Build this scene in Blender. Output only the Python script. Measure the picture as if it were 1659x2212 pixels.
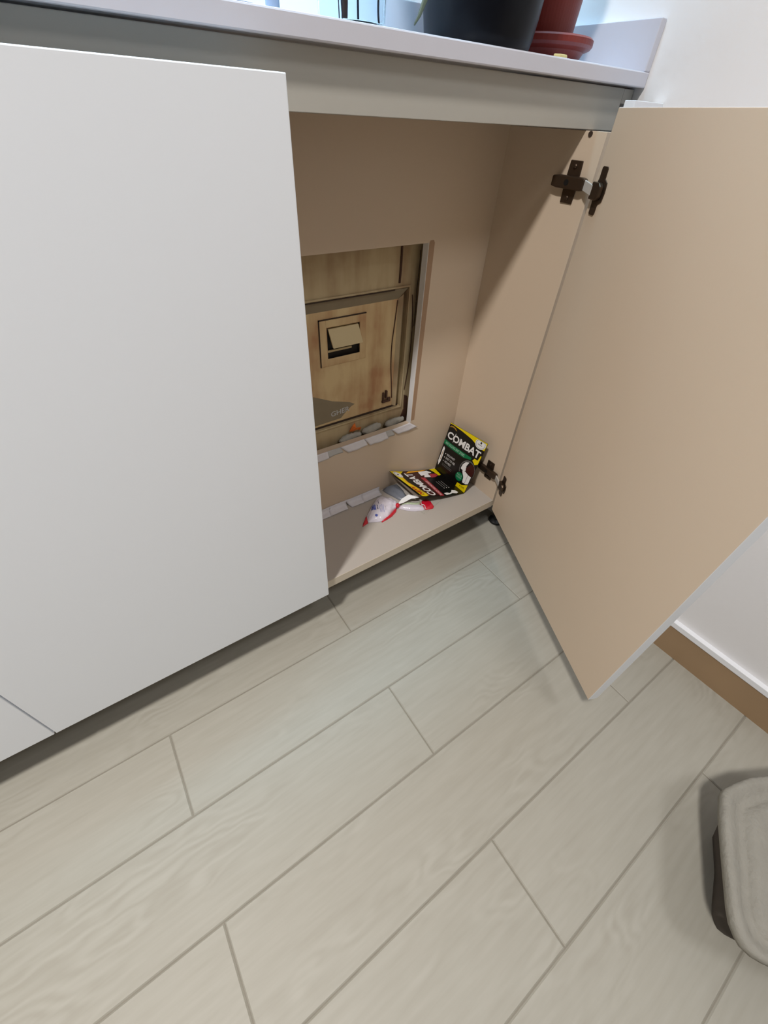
import bpy, bmesh, math, random
from mathutils import Vector, Matrix, Euler
random.seed(7)
for o in list(bpy.data.objects): bpy.data.objects.remove(o)
S = bpy.context.scene
COL = S.collection

# ------------------------------------------------------------------ camera
cd = bpy.data.cameras.new('camera'); cam = bpy.data.objects.new('camera', cd); COL.objects.link(cam)
cam.location = (-0.21417, -0.46313, 0.84674)
cam.rotation_euler = Euler((0.80054, -0.04587, -0.59676), 'XYZ')
cd.sensor_fit = 'VERTICAL'; cd.sensor_height = 24.0; cd.lens = 886.33 / 2212 * 24.0
cd.clip_start = 0.01
S.camera = cam

# ------------------------------------------------------------------ world, lights, exposure
w = bpy.data.worlds.new('world'); S.world = w; w.use_nodes = True
w.node_tree.nodes['Background'].inputs[0].default_value = (0.80, 0.88, 1.0, 1)
w.node_tree.nodes['Background'].inputs[1].default_value = 0.03
S.view_settings.view_transform = 'Standard'; S.view_settings.look = 'None'
S.view_settings.gamma = 1.0; S.view_settings.use_curve_mapping = False
S.view_settings.exposure = -0.20

def area(name, loc, target, sx, sy, power, col, shape='RECTANGLE', spread=180):
    d = bpy.data.lights.new(name, 'AREA'); d.shape = shape; d.size = sx; d.size_y = sy
    d.energy = power; d.color = col; d.spread = math.radians(spread)
    o = bpy.data.objects.new(name, d); COL.objects.link(o); o.location = loc
    o.rotation_euler = (Vector(target) - Vector(loc)).to_track_quat('-Z', 'Y').to_euler()
    return o
area('ceiling_lamp', (-0.98, -0.60, 2.40), (-0.80, -0.20, 0), 0.19, 0.19, 39, (1.0, 0.965, 0.93), 'DISK', spread=155)
area('ceiling_panel_lamp', (0.28, -1.30, 2.42), (-0.10, -0.45, 0.2), 0.36, 0.36, 6.4, (0.95, 0.965, 1.0), spread=145)
area('cool_front_fill', (-0.6, -2.2, 1.35), (-0.3, 0.0, 0.9), 1.4, 1.2, 0.8, (0.78, 0.89, 1.0))  # unseen cool fill added in front to brighten the closed door
area('cool_worktop_fill', (0.12, 0.09, 1.42), (0.12, 0.235, 0.98), 0.9, 0.04, 4.2, (0.42, 0.76, 1.0), spread=75)  # unseen cold light added above the worktop to tint the wall blue

# ------------------------------------------------------------------ materials
def lin(c): return tuple(((v/255)/12.92 if v/255 <= .04045 else ((v/255+.055)/1.055)**2.4) for v in c)
def mat(name, rgb, rough=.5, metal=0.0, spec=.5, noise=0.0, nscale=20, bump=0.0, bscale=200, alpha=1.0, trans=0.0, ior=1.45, coat=0.0):
    m = bpy.data.materials.new(name); m.use_nodes = True
    n = m.node_tree.nodes; l = m.node_tree.links; b = n['Principled BSDF']
    c = lin(rgb)
    b.inputs['Base Color'].default_value = (*c, 1)
    b.inputs['Roughness'].default_value = rough; b.inputs['Metallic'].default_value = metal
    b.inputs['Specular IOR Level'].default_value = spec
    b.inputs['IOR'].default_value = ior
    b.inputs['Transmission Weight'].default_value = trans
    b.inputs['Coat Weight'].default_value = coat
    b.inputs['Alpha'].default_value = alpha
    if noise or bump:
        tc = n.new('ShaderNodeTexCoord')
    if noise:
        t = n.new('ShaderNodeTexNoise'); t.inputs['Scale'].default_value = nscale; t.inputs['Detail'].default_value = 5
        l.new(tc.outputs['Object'], t.inputs['Vector'])
        mx = n.new('ShaderNodeMix'); mx.data_type = 'RGBA'
        mx.inputs['A'].default_value = (*[v*(1-noise) for v in c], 1)
        mx.inputs['B'].default_value = (*[min(1, v*(1+noise)) for v in c], 1)
        l.new(t.outputs['Fac'], mx.inputs['Factor']); l.new(mx.outputs['Result'], b.inputs['Base Color'])
    if bump:
        t2 = n.new('ShaderNodeTexNoise'); t2.inputs['Scale'].default_value = bscale; t2.inputs['Detail'].default_value = 3
        l.new(tc.outputs['Object'], t2.inputs['Vector'])
        bp = n.new('ShaderNodeBump'); bp.inputs['Strength'].default_value = bump; bp.inputs['Distance'].default_value = .002
        l.new(t2.outputs['Fac'], bp.inputs['Height']); l.new(bp.outputs['Normal'], b.inputs['Normal'])
    return m

def floor_mat():
    m = bpy.data.materials.new('wood_look_tile'); m.use_nodes = True
    n = m.node_tree.nodes; l = m.node_tree.links; b = n['Principled BSDF']
    tc = n.new('ShaderNodeTexCoord'); geo = n.new('ShaderNodeNewGeometry')
    rnd = geo.outputs['Random Per Island']
    # shift the grain on each plank
    mul = n.new('ShaderNodeMath'); mul.operation = 'MULTIPLY'; mul.inputs[1].default_value = 37.0; l.new(rnd, mul.inputs[0])
    cmb = n.new('ShaderNodeCombineXYZ'); l.new(mul.outputs[0], cmb.inputs['X']); l.new(mul.outputs[0], cmb.inputs['Z'])
    add = n.new('ShaderNodeVectorMath'); add.operation = 'ADD'; l.new(tc.outputs['Object'], add.inputs[0]); l.new(cmb.outputs[0], add.inputs[1])
    mp = n.new('ShaderNodeMapping'); mp.inputs['Scale'].default_value = (3.0, 9.0, 1.0); l.new(add.outputs[0], mp.inputs['Vector'])
    nz = n.new('ShaderNodeTexNoise'); nz.inputs['Scale'].default_value = 1.0; nz.inputs['Detail'].default_value = 3; l.new(mp.outputs[0], nz.inputs['Vector'])
    # contour rings of the noise give cathedral grain
    m1 = n.new('ShaderNodeMath'); m1.operation = 'MULTIPLY'; m1.inputs[1].default_value = 110.0; l.new(nz.outputs['Fac'], m1.inputs[0])
    sn = n.new('ShaderNodeMath'); sn.operation = 'SINE'; l.new(m1.outputs[0], sn.inputs[0])
    mp2 = n.new('ShaderNodeMapping'); mp2.inputs['Scale'].default_value = (6.0, 60.0, 1.0); l.new(add.outputs[0], mp2.inputs['Vector'])
    n2 = n.new('ShaderNodeTexNoise'); n2.inputs['Scale'].default_value = 2.0; n2.inputs['Detail'].default_value = 5; l.new(mp2.outputs[0], n2.inputs['Vector'])
    # where the rings show
    mp3 = n.new('ShaderNodeMapping'); mp3.inputs['Scale'].default_value = (2.2, 6.0, 1.0); l.new(add.outputs[0], mp3.inputs['Vector'])
    n3 = n.new('ShaderNodeTexNoise'); n3.inputs['Scale'].default_value = 1.7; n3.inputs['Detail'].default_value = 2; l.new(mp3.outputs[0], n3.inputs['Vector'])
    r3 = n.new('ShaderNodeMapRange'); r3.inputs['From Min'].default_value = .50; r3.inputs['From Max'].default_value = .66; l.new(n3.outputs['Fac'], r3.inputs['Value'])
    ml = n.new('ShaderNodeMath'); ml.operation = 'MULTIPLY'; l.new(sn.outputs[0], ml.inputs[0]); l.new(r3.outputs[0], ml.inputs[1])
    s1 = n.new('ShaderNodeMath'); s1.operation = 'MULTIPLY_ADD'; s1.inputs[1].default_value = .22; l.new(ml.outputs[0], s1.inputs[0]); l.new(n2.outputs['Fac'], s1.inputs[2])
    cr = n.new('ShaderNodeValToRGB'); cr.color_ramp.elements[0].position = .2; cr.color_ramp.elements[1].position = .8
    cr.color_ramp.elements[0].color = (*lin((164, 159, 146)), 1); cr.color_ramp.elements[1].color = (*lin((175, 171, 159)), 1)
    l.new(s1.outputs[0], cr.inputs['Fac']); l.new(cr.outputs['Color'], b.inputs['Base Color'])
    b.inputs['Roughness'].default_value = .55
    bp = n.new('ShaderNodeBump'); bp.inputs['Strength'].default_value = .12; bp.inputs['Distance'].default_value = .001
    l.new(s1.outputs[0], bp.inputs['Height']); l.new(bp.outputs['Normal'], b.inputs['Normal'])
    return m

def rusty_mat(name, base, stain, rough=.5):
    m = bpy.data.materials.new(name); m.use_nodes = True
    n = m.node_tree.nodes; l = m.node_tree.links; b = n['Principled BSDF']
    tc = n.new('ShaderNodeTexCoord'); mp = n.new('ShaderNodeMapping'); mp.inputs['Scale'].default_value = (26, 1, 5); l.new(tc.outputs['Object'], mp.inputs['Vector'])
    a = n.new('ShaderNodeTexNoise'); a.inputs['Scale'].default_value = 1.0; a.inputs['Detail'].default_value = 6; l.new(mp.outputs[0], a.inputs['Vector'])
    c = n.new('ShaderNodeTexNoise'); c.inputs['Scale'].default_value = 9; c.inputs['Detail'].default_value = 4; l.new(tc.outputs['Object'], c.inputs['Vector'])
    ml = n.new('ShaderNodeMath'); ml.operation = 'MULTIPLY'; l.new(a.outputs['Fac'], ml.inputs[0]); l.new(c.outputs['Fac'], ml.inputs[1])
    cr = n.new('ShaderNodeValToRGB'); cr.color_ramp.elements[0].position = .18; cr.color_ramp.elements[1].position = .36
    cr.color_ramp.elements[0].color = (*lin(base), 1); cr.color_ramp.elements[1].color = (*lin(stain), 1)
    l.new(ml.outputs[0], cr.inputs['Fac']); l.new(cr.outputs['Color'], b.inputs['Base Color'])
    b.inputs['Roughness'].default_value = rough
    return m

M = dict(
    wall=mat('wall_paint', (238, 236, 236), .75, bump=.15, bscale=120),
    tiles=mat('splashback_paint', (226, 232, 236), .35),
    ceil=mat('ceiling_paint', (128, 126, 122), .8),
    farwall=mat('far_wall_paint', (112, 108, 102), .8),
    floor=floor_mat(),
    grout=mat('grout', (140, 134, 122), .85, noise=.12, nscale=60),
    door=mat('white_laminate', (238, 241, 246), .38),
    inner=mat('cream_laminate', (213, 194, 172), .5, noise=.03, nscale=4),
    shelf=mat('grey_laminate', (188, 181, 173), .5, noise=.02, nscale=8),
    edge=mat('edge_band', (212, 200, 182), .5),
    rail=mat('rail_laminate', (178, 174, 165), .5),
    quartz=mat('white_quartz', (206, 205, 214), .12, spec=.6, noise=.02, nscale=30),
    skirt=mat('brown_skirting_tile', (162, 134, 102), .4, noise=.12, nscale=8),
    cap=mat('white_skirting_cap', (244, 245, 248), .5),
    plaster=mat('rough_plaster', (176, 160, 132), .9, noise=.2, nscale=25, bump=.6, bscale=60),
    meter=rusty_mat('aged_cream_paint', (212, 188, 142), (172, 128, 90), .45),
    meterframe=rusty_mat('aged_grey_paint', (192, 174, 138), (158, 132, 100), .5),
    meterdark=mat('worn_grey_patch', (136, 124, 102), .6, noise=.15, nscale=40),
    handle=mat('cream_steel', (208, 190, 148), .4),
    black=mat('black_recess', (12, 11, 10), .6),
    darkgap=mat('dark_gap', (58, 44, 34), .8),
    rust=mat('rusty_brown', (74, 48, 34), .7, noise=.4, nscale=120),
    tape=mat('white_tape', (226, 224, 230), .6, noise=.05, nscale=60, bump=.5, bscale=120),
    tapegrey=mat('translucent_tape', (190, 190, 190), .4, noise=.06, nscale=80),
    stripbrown=mat('brown_strip', (168, 138, 112), .6),
    foam=mat('grey_tissue', (172, 170, 162), .9, noise=.15, nscale=90, bump=.8, bscale=160),
    orange=mat('orange_wrapper', (214, 108, 36), .4, noise=.3, nscale=150),
    bronze=mat('bronze_steel', (82, 68, 56), .35, metal=.75),
    steel=mat('bright_steel', (214, 210, 204), .3, metal=.35),
    rubber=mat('black_plastic', (20, 20, 21), .45),
    blackpot=mat('glossy_black_pot', (10, 12, 18), .38, spec=.2),
    redpot=mat('terracotta_plastic', (118, 38, 30), .45),
    soil=mat('soil', (44, 34, 26), .95, bump=.8, bscale=100),
    leaf=mat('grey_green_leaf', (74, 82, 66), .5),
    yleaf=mat('yellow_leaf', (206, 190, 130), .6),
    glass=mat('clear_glass', (240, 248, 250), .02, trans=1.0, ior=1.10),
    stem=mat('brown_stem', (66, 50, 46), .6, noise=.3, nscale=80),
    dstem=mat('dark_stem', (24, 26, 52), .5),
    bluething=mat('dark_blue_plastic', (60, 66, 110), .4),
    bluegrey=mat('blue_grey_plastic', (142, 162, 190), .4),
    paper=mat('white_print', (240, 240, 240), .4),
    cblack=mat('card_black', (14, 13, 12), .3),
    cyel=mat('card_yellow', (238, 214, 0), .35),
    cyel2=mat('card_orange_yellow', (240, 170, 20), .35),
    cgreen=mat('card_green', (0, 118, 72), .35),
    cmaroon=mat('card_maroon', (62, 22, 18), .35),
    cred=mat('card_red_pink', (176, 58, 66), .35),
    credtxt=mat('card_red_text', (196, 60, 16), .35),
    cgold=mat('card_gold', (168, 130, 50), .35),
    cgrey=mat('card_grey', (120, 120, 118), .35),
    lgreen=mat('light_green_print', (170, 214, 190), .4),
    bagwhite=mat('white_sachet_film', (226, 220, 232), .22, noise=.05, nscale=70, bump=.5, bscale=90, coat=.6),
    bagred=mat('red_sachet_film', (206, 24, 48), .22, bump=.4, bscale=90, coat=.6),
    bagblue=mat('blue_print', (84, 100, 184), .3),
    bagdark=mat('dark_print', (44, 44, 92), .3),
    baggreen=mat('pale_green_film', (188, 200, 168), .3, noise=.3, nscale=160),
    pouch=mat('grey_foil_pouch', (124, 128, 138), .35, noise=.15, nscale=60, bump=.6, bscale=80),
    pulp=mat('brown_grey_card', (150, 136, 122), .8, noise=.15, nscale=80),
    clear=mat('clear_film', (220, 216, 206), .15, alpha=.35),
    binbody=mat('box_side_painted_shade', (70, 62, 55), .8, noise=.2, nscale=30),  # dark colour stands in for the shadow band beside the rim
    bin=mat('grey_beige_moulded', (150, 146, 136), .85, noise=.10, nscale=40, bump=.9, bscale=140),
)

# ------------------------------------------------------------------ helpers
def setp(o, label=None, cat=None, group=None, kind=None):
    if label: o['label'] = label
    if cat: o['category'] = cat
    if group: o['group'] = group
    if kind: o['kind'] = kind
    return o
def origin(p):
    v = Vector((0, 0, 0))
    while p: v += p.location; p = p.parent
    return v
def link(name, verts, faces, m, parent=None, smooth=False, bevel=0.0, mats=None, fm=None, subsurf=0, recalc=True):
    """verts in world coordinates; the mesh is stored relative to its own base point"""
    me = bpy.data.meshes.new(name)
    po = origin(parent)
    vs = [Vector(v) for v in verts]
    if parent is None:
        lo = Vector((min(v.x for v in vs), min(v.y for v in vs), min(v.z for v in vs)))
        hi = Vector((max(v.x for v in vs), max(v.y for v in vs), max(v.z for v in vs)))
        base = Vector(((lo.x+hi.x)/2, (lo.y+hi.y)/2, lo.z))
    else:
        base = Vector((0, 0, 0))
    me.from_pydata([v - po - base for v in vs], [], faces)
    bm = bmesh.new(); bm.from_mesh(me)
    if recalc: bmesh.ops.recalc_face_normals(bm, faces=bm.faces)
    bm.to_mesh(me); bm.free()
    for x in (mats or [m]): me.materials.append(x)
    if fm:
        for i, k in enumerate(fm): me.polygons[i].material_index = k
    if smooth:
        for p in me.polygons: p.use_smooth = True
    o = bpy.data.objects.new(name, me); COL.objects.link(o)
    if parent is not None: o.parent = parent
    else: o.location = base
    if bevel:
        b = o.modifiers.new('bevel', 'BEVEL'); b.width = bevel; b.segments = 2; b.limit_method = 'ANGLE'; b.harden_normals = False
    if subsurf:
        s = o.modifiers.new('sub', 'SUBSURF'); s.levels = subsurf; s.render_levels = subsurf
    return o
def empty(name, loc, label, cat, group=None):
    o = bpy.data.objects.new(name, None); COL.objects.link(o); o.location = loc; o.empty_display_size = .05
    return setp(o, label, cat, group)
BF = [(0,3,2,1),(4,5,6,7),(0,1,5,4),(1,2,6,5),(2,3,7,6),(3,0,4,7)]   # -z +z -y +x +y -x
def boxv(a, b):
    (x0,y0,z0),(x1,y1,z1) = a, b
    return [(x0,y0,z0),(x1,y0,z0),(x1,y1,z0),(x0,y1,z0),(x0,y0,z1),(x1,y0,z1),(x1,y1,z1),(x0,y1,z1)]
def box(name, a, b, m, parent=None, bevel=0.0, **k):
    return link(name, boxv(a, b), BF, m, parent, bevel=bevel, **k)
def multi(parts):
    V = []; F = []
    for v, f in parts:
        n = len(V); V += list(v); F += [tuple(i+n for i in q) for q in f]
    return V, F
def fr(O, ex, ey, ez):
    O = Vector(O); ex = Vector(ex); ey = Vector(ey); ez = Vector(ez)
    return lambda p: O + ex*p[0] + ey*p[1] + ez*p[2]
def prism(pts, h0, h1, T):
    """2-D outline pts extruded h0..h1 through frame T"""
    n = len(pts)
    V = [T((p[0], p[1], h0)) for p in pts] + [T((p[0], p[1], h1)) for p in pts]
    F = [tuple(range(n))[::-1], tuple(range(n, 2*n))] + [(i, (i+1) % n, n+(i+1) % n, n+i) for i in range(n)]
    return V, F
def lathe(profile, c, seg=48, cap=True):
    V = []; F = []
    for r, z in profile:
        for k in range(seg):
            a = 2*math.pi*k/seg; V.append((c[0]+r*math.cos(a), c[1]+r*math.sin(a), c[2]+z))
    for i in range(len(profile)-1):
        for k in range(seg):
            F.append((i*seg+k, i*seg+(k+1) % seg, (i+1)*seg+(k+1) % seg, (i+1)*seg+k))
    if cap:
        F.append(tuple(range(seg))[::-1]); n = (len(profile)-1)*seg; F.append(tuple(range(n, n+seg)))
    return V, F
def tube(pts, r, seg=8, taper=None):
    pts = [Vector(p) for p in pts]; V = []; F = []
    # smooth the path
    P = []
    for i in range(len(pts)-1):
        p0 = pts[max(i-1, 0)]; p1 = pts[i]; p2 = pts[i+1]; p3 = pts[min(i+2, len(pts)-1)]
        for k in range(6):
            t = k/6
            P.append(.5*((2*p1)+(-p0+p2)*t+(2*p0-5*p1+4*p2-p3)*t*t+(-p0+3*p1-3*p2+p3)*t**3))
    P.append(pts[-1])
    for i, p in enumerate(P):
        d = (P[min(i+1, len(P)-1)]-P[max(i-1, 0)]).normalized()
        a = d.cross(Vector((0, 0, 1)));
        if a.length < .05: a = d.cross(Vector((0, 1, 0)))
        a.normalize(); b = d.cross(a)
        rr = r if taper is None else r*(1+(taper-1)*i/(len(P)-1))
        for k in range(seg):
            t = 2*math.pi*k/seg; V.append(p+a*rr*math.cos(t)+b*rr*math.sin(t))
    for i in range(len(P)-1):
        for k in range(seg): F.append((i*seg+k, i*seg+(k+1) % seg, (i+1)*seg+(k+1) % seg, (i+1)*seg+k))
    F.append(tuple(range(seg))[::-1]); n = (len(P)-1)*seg; F.append(tuple(range(n, n+seg)))
    return V, F
def text_mesh(txt, bold=0.0, shear=0.0):
    """letters as verts/faces normalised to a unit box (u right, v up)"""
    cu = bpy.data.curves.new('lettering', 'FONT'); cu.body = txt; cu.offset = bold; cu.shear = shear; cu.resolution_u = 3; cu.fill_mode = 'FRONT'
    ob = bpy.data.objects.new('lettering', cu); COL.objects.link(ob)
    me = bpy.data.meshes.new_from_object(ob.evaluated_get(bpy.context.evaluated_depsgraph_get()))
    V = [tuple(v.co) for v in me.vertices]; F = [tuple(p.vertices) for p in me.polygons]
    bpy.data.objects.remove(ob); bpy.data.curves.remove(cu); bpy.data.meshes.remove(me)
    x0 = min(v[0] for v in V); x1 = max(v[0] for v in V); y0 = min(v[1] for v in V); y1 = max(v[1] for v in V)
    return [((v[0]-x0)/(x1-x0), (v[1]-y0)/(y1-y0)) for v in V], F

# ------------------------------------------------------------------ the room
WY = .235                                    # plane of the wall behind the cabinets
def wx(y): return .588 - .036*(y-.04)        # right wall, slightly out of square
X0, Y0, ZC = -2.2, -2.4, 2.5
# floor: planks 795 x 150 mm in half bond, with grout joints below
parts = []
dy = .1493; yb = -.0455
g = .0009
for r in range(-3, 17):
    ya = yb - dy*r; y0_, y1_ = ya-dy+g, ya-g
    if y1_ > .5 or y1_ < Y0: continue
    off = .0265 + (.3975 if r % 2 == 0 else 0) - (0.3975 if r % 2 == 0 else 0)*0
    off = .0265 + (-.3925 if r % 2 == 0 else 0)
    for k in range(-4, 3):
        x0_, x1_ = off + .79*k + g, off + .79*(k+1) - g
        if x1_ < X0 or x0_ > wx(ya): continue
        x1_ = min(x1_, wx(ya-dy/2)); x0_ = max(x0_, X0)
        b = .0016
        V = [(x0_,y0_,-.008),(x1_,y0_,-.008),(x1_,y1_,-.008),(x0_,y1_,-.008),
             (x0_,y0_,-b),(x1_,y0_,-b),(x1_,y1_,-b),(x0_,y1_,-b),
             (x0_+b,y0_+b,0),(x1_-b,y0_+b,0),(x1_-b,y1_-b,0),(x0_+b,y1_-b,0)]
        F = [(0,3,2,1),(0,1,5,4),(1,2,6,5),(2,3,7,6),(3,0,4,7),(4,5,9,8),(5,6,10,9),(6,7,11,10),(7,4,8,11),(8,9,10,11)]
        parts.append((V, F))
nf = sum(len(f) for _, f in parts)
parts.append((boxv((X0,Y0,-.03),(.72,.3,-.0016)), BF))
V, F = multi(parts)
setp(link('floor', V, F, M['floor'], mats=[M['floor'], M['grout']], fm=[0]*nf+[1]*6), kind='structure')
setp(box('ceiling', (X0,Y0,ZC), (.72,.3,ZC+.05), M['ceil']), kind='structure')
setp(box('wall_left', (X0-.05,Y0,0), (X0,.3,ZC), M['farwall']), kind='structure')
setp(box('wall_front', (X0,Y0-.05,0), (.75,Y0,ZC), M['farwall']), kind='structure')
V = [(wx(Y0),Y0,0),(.78,Y0,0),(.78,.3,0),(wx(.3),.3,0)]
V += [(x,y,ZC) for x,y,z in V]
setp(link('wall_right', V, BF, M['wall']), kind='structure')
# back wall with the recess of the meter box (x .035..352, z .28.. .69)
rx0, rx1, rz0, rz1 = .03, .362, .282, .70
def wallbox(a, b): return (boxv(a, b), BF)
V, F = multi([wallbox((X0,WY,0),(rx0,WY+.09,ZC)), wallbox((rx1,WY,0),(.60,WY+.09,ZC)),
              wallbox((rx0,WY,0),(rx1,WY+.09,rz0)), wallbox((rx0,WY,rz1),(rx1,WY+.09,ZC)), wallbox((rx0,WY+.07,rz0),(rx1,WY+.09,rz1))])
setp(link('wall_back', V, F, M['wall']), kind='structure')
# skirting on the right wall: brown tile with a white capping strip
def strip(y0, y1, t0, t1, z0, z1):
    V = [(wx(y0)-t1,y0,z0),(wx(y0)-t0,y0,z0),(wx(y1)-t0,y1,z0),(wx(y1)-t1,y1,z0)]
    V += [(x,y,z1) for x,y,z in V]; return V
setp(link('baseboard_right', strip(Y0,.03,0,.0095,0,.0785), BF, M['skirt']), kind='structure')
setp(link('trim_1', strip(Y0,.03,0,.0125,.0785,.0925), BF, M['cap'], bevel=.001), kind='structure')

# ------------------------------------------------------------------ worktop with upstands
t = empty('worktop', (-.5,.13,.8909), 'white polished quartz worktop with low upstands carrying the plant pots', 'worktop')
V = [(X0+.6,.0386,.8909),(wx(.04)-.001,.0386,.8909),(wx(.23)-.001,WY,.8909),(X0+.6,WY,.8909)]
V += [(x,y,.9071) for x,y,z in V]
link('slab', V, BF, M['quartz'], t, bevel=.0015)
box('back_upstand', (X0+.6,WY-.012,.9071), (wx(.23)-.014,WY,.9545), M['quartz'], t, bevel=.001)
V = [(wx(.04)-.013,.0392,.9071),(wx(.04)-.001,.0392,.9071),(wx(.23)-.001,WY,.9071),(wx(.23)-.013,WY,.9071)]
V += [(x,y,.9575) for x,y,z in V]
link('side_upstand', V, BF, M['quartz'], t, bevel=.001)

# apron rail under the worktop
t = empty('apron_rail', (-.3,.055,.844), 'long pale grey rail panel fixed directly under the worktop edge', 'panel')
box('rail_panel', (X0+.6,.0515,.8440), (.5590,.0675,.8895), M['rail'], t, bevel=.0006)
box('end_filler', (.5612,.0530,.8740), (.5860,.0670,.8895), M['rail'], t, bevel=.0006)

# ------------------------------------------------------------------ cabinets
ZB, ZT = .110, .868
def leg(x, y, parent):
    V, F = multi([lathe([(.019,0),(.021,.002),(.021,.008),(.012,.014),(.012,.07),(.017,.078),(.021,.1095)], (x,y,0), 28),])
    return link('leg', V, F, M['rubber'], parent, smooth=False, bevel=.0006)

# right-hand cabinet, door swung open
cab = empty('base_cabinet', (.2485,.11,0), 'shallow cabinet with its door standing open showing cut-out back panel', 'cabinet', 'white base cabinets in a row')
box('bottom_panel', (.004,.0160,ZB), (.497,.2028,.1321), M['shelf'], cab, bevel=.0006)
box('front_edge_band', (.004,.0150,ZB), (.497,.0160,.1321), M['edge'], cab)
box('side_panel', (.497,.0160,ZB), (.513,.2190,.8430), M['inner'], cab, bevel=.0005)
box('side_panel', (-.008,.0190,ZB), (.004,.2190,.8430), M['inner'], cab)
# back panel with the cut-out
ox0, ox1, oz0, oz1 = .045, .3457, .3095, .6845
V, F = multi([(boxv((.004,.2028,ZB),(ox0,.2190,.8430)), BF), (boxv((ox1,.2028,ZB),(.497,.2190,.8430)), BF),
              (boxv((ox0,.2028,ZB),(ox1,.2190,oz0)), BF), (boxv((ox0,.2028,oz1),(ox1,.2190,.8430)), BF)])
link('back_panel', V, F, M['inner'], cab)
box('cut_edge', (ox1-.0006,.2032,oz0), (ox1+.0003,.2188,oz1), M['cap'], cab)['label'] = 'white raw edge of the cut-out'
V = [(.516,.0010,ZB),(wx(.0)-.002,.0010,ZB),(wx(.0)-.002,.0170,ZB),(.516,.0170,ZB)]
V += [(x,y,.8760) for x,y,z in V]
link('filler_strip', V, BF, M['door'], cab, bevel=.0006)
# open door
th = 2.0038; HC = Vector((.4907,.0065,0))
e = Vector((math.cos(th), -math.sin(th), 0)); nI = Vector((-e.y*-1*-1, 0, 0))
nI = Vector((e.y, -e.x, 0))                      # towards the inside of the leaf
DW = .4974
V = []
for z in (ZB, ZT):
    for a, b in ((0,0),(DW,0),(DW,-.018),(0,-.018)): V.append(HC + e*a + nI*b + Vector((0,0,z)))
door = link('door', V, BF, M['door'], cab, bevel=.0008, mats=[M['door'], M['inner']], fm=[0,0,1,0,0,0])
door['label'] = 'open cabinet door, cream inside, white edge'
# cam hinges
def hinge(z):
    h = bpy.data.objects.new('hinge', None); COL.objects.link(h); h.parent = cab
    h.location = Vector((.497,.05,z)) - origin(cab)
    xs = .497
    P = fr((xs,.0515,z), (0,1,0), (0,0,1), (-1,0,0))      # a along depth, b up, c out of the panel
    hw = .0112
    outl = [(-hw,-.0265),(hw,-.0265),(hw+.0008,-.008),(hw+.0008,.008),(hw,.0265),(-hw,.0265),(-hw-.0008,.008),(-hw-.0008,-.008)]
    V, F = multi([prism(outl, 0, .0022, P)])
    link('mounting_plate', V, F, M['bronze'], h, bevel=.0012)
    for s in (-1, 1):
        V, F = lathe([(.0032,0),(.0032,.0014),(.002,.0022)], (0,0,0), 16)
        Q = fr((xs-.0022,.0515,z+s*.0195), (0,1,0), (0,0,1), (-1,0,0))
        link('screw', [Q(v) for v in V], F, M['bronze'], h)
    arm = [(-.030,-.0068),(-.024,-.0082),(.020,-.0082),(.031,-.0066),(.031,.0066),(.020,.0082),(-.024,.0082),(-.030,.0068)]
    V, F = multi([prism(arm, .0022, .0115, P)])
    link('hinge_arm', V, F, M['bronze'], h, bevel=.0018)
    Q = fr((xs-.0116,.0535,z), (0,1,0), (0,0,1), (-1,0,0))
    V, F = lathe([(.0040,0),(.0040,.0006)], (0,0,0), 20)
    link('screw_hole', [Q(v) for v in V], F, M['black'], h)
    # cup flange on the door leaf
    zc = z - .004
    D = fr(HC + Vector((0,0,zc)), e, (0,0,1), nI)
    bow = [(.0120,-.0285),(.0225,-.0285),(.0245,-.0265),(.0250,-.0150),(.0330,-.0110),(.0345,0),(.0330,.0110),(.0250,.0150),(.0245,.0265),(.0225,.0285),(.0120,.0285),(.0100,.0265),(.0100,.0150),(.0085,.0110),(.0085,-.0110),(.0100,-.0150),(.0100,-.0265)]
    V, F = prism(bow, 0, .0016, D)
    link('cup_flange', V, F, M['bronze'], h, bevel=.0004)
    V, F = multi([prism([(.0070,-.0105),(.0240,-.0105),(.0300,-.006),(.0300,.006),(.0240,.0105),(.0070,.0105)], .0016, .0085, D)])
    link('hinge_cup', V, F, M['bronze'], h, bevel=.0015)
    # bright link bar between arm and cup
    a = P((-.028,0,.0075)); b = D((.010,0,.0070))
    a = Vector(a); b = Vector(b); d = (b-a); L = d.length; d.normalize(); side = Vector((0,0,1)); up = d.cross(side)
    T = fr(a, d, side, up)
    V, F = prism([(0,-.0062),(L,-.0062),(L,.0062),(0,.0062)], -.0018, .0018, T)
    link('link_bar', V, F, M['steel'], h, bevel=.0006)
    return h
hinge(.783); hinge(.208)
for x, y in ((.5700,.034),(.478,.17),(.030,.150)): leg(x, y, cab)
V, F = lathe([(.0035,0),(.0035,.001)], (0,0,0), 14)
Q = fr((.497,.0428,.8395), (0,1,0), (0,0,1), (-1,0,0))
link('screw_hole', [Q(v) for v in V], F, M['darkgap'], cab)

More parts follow.
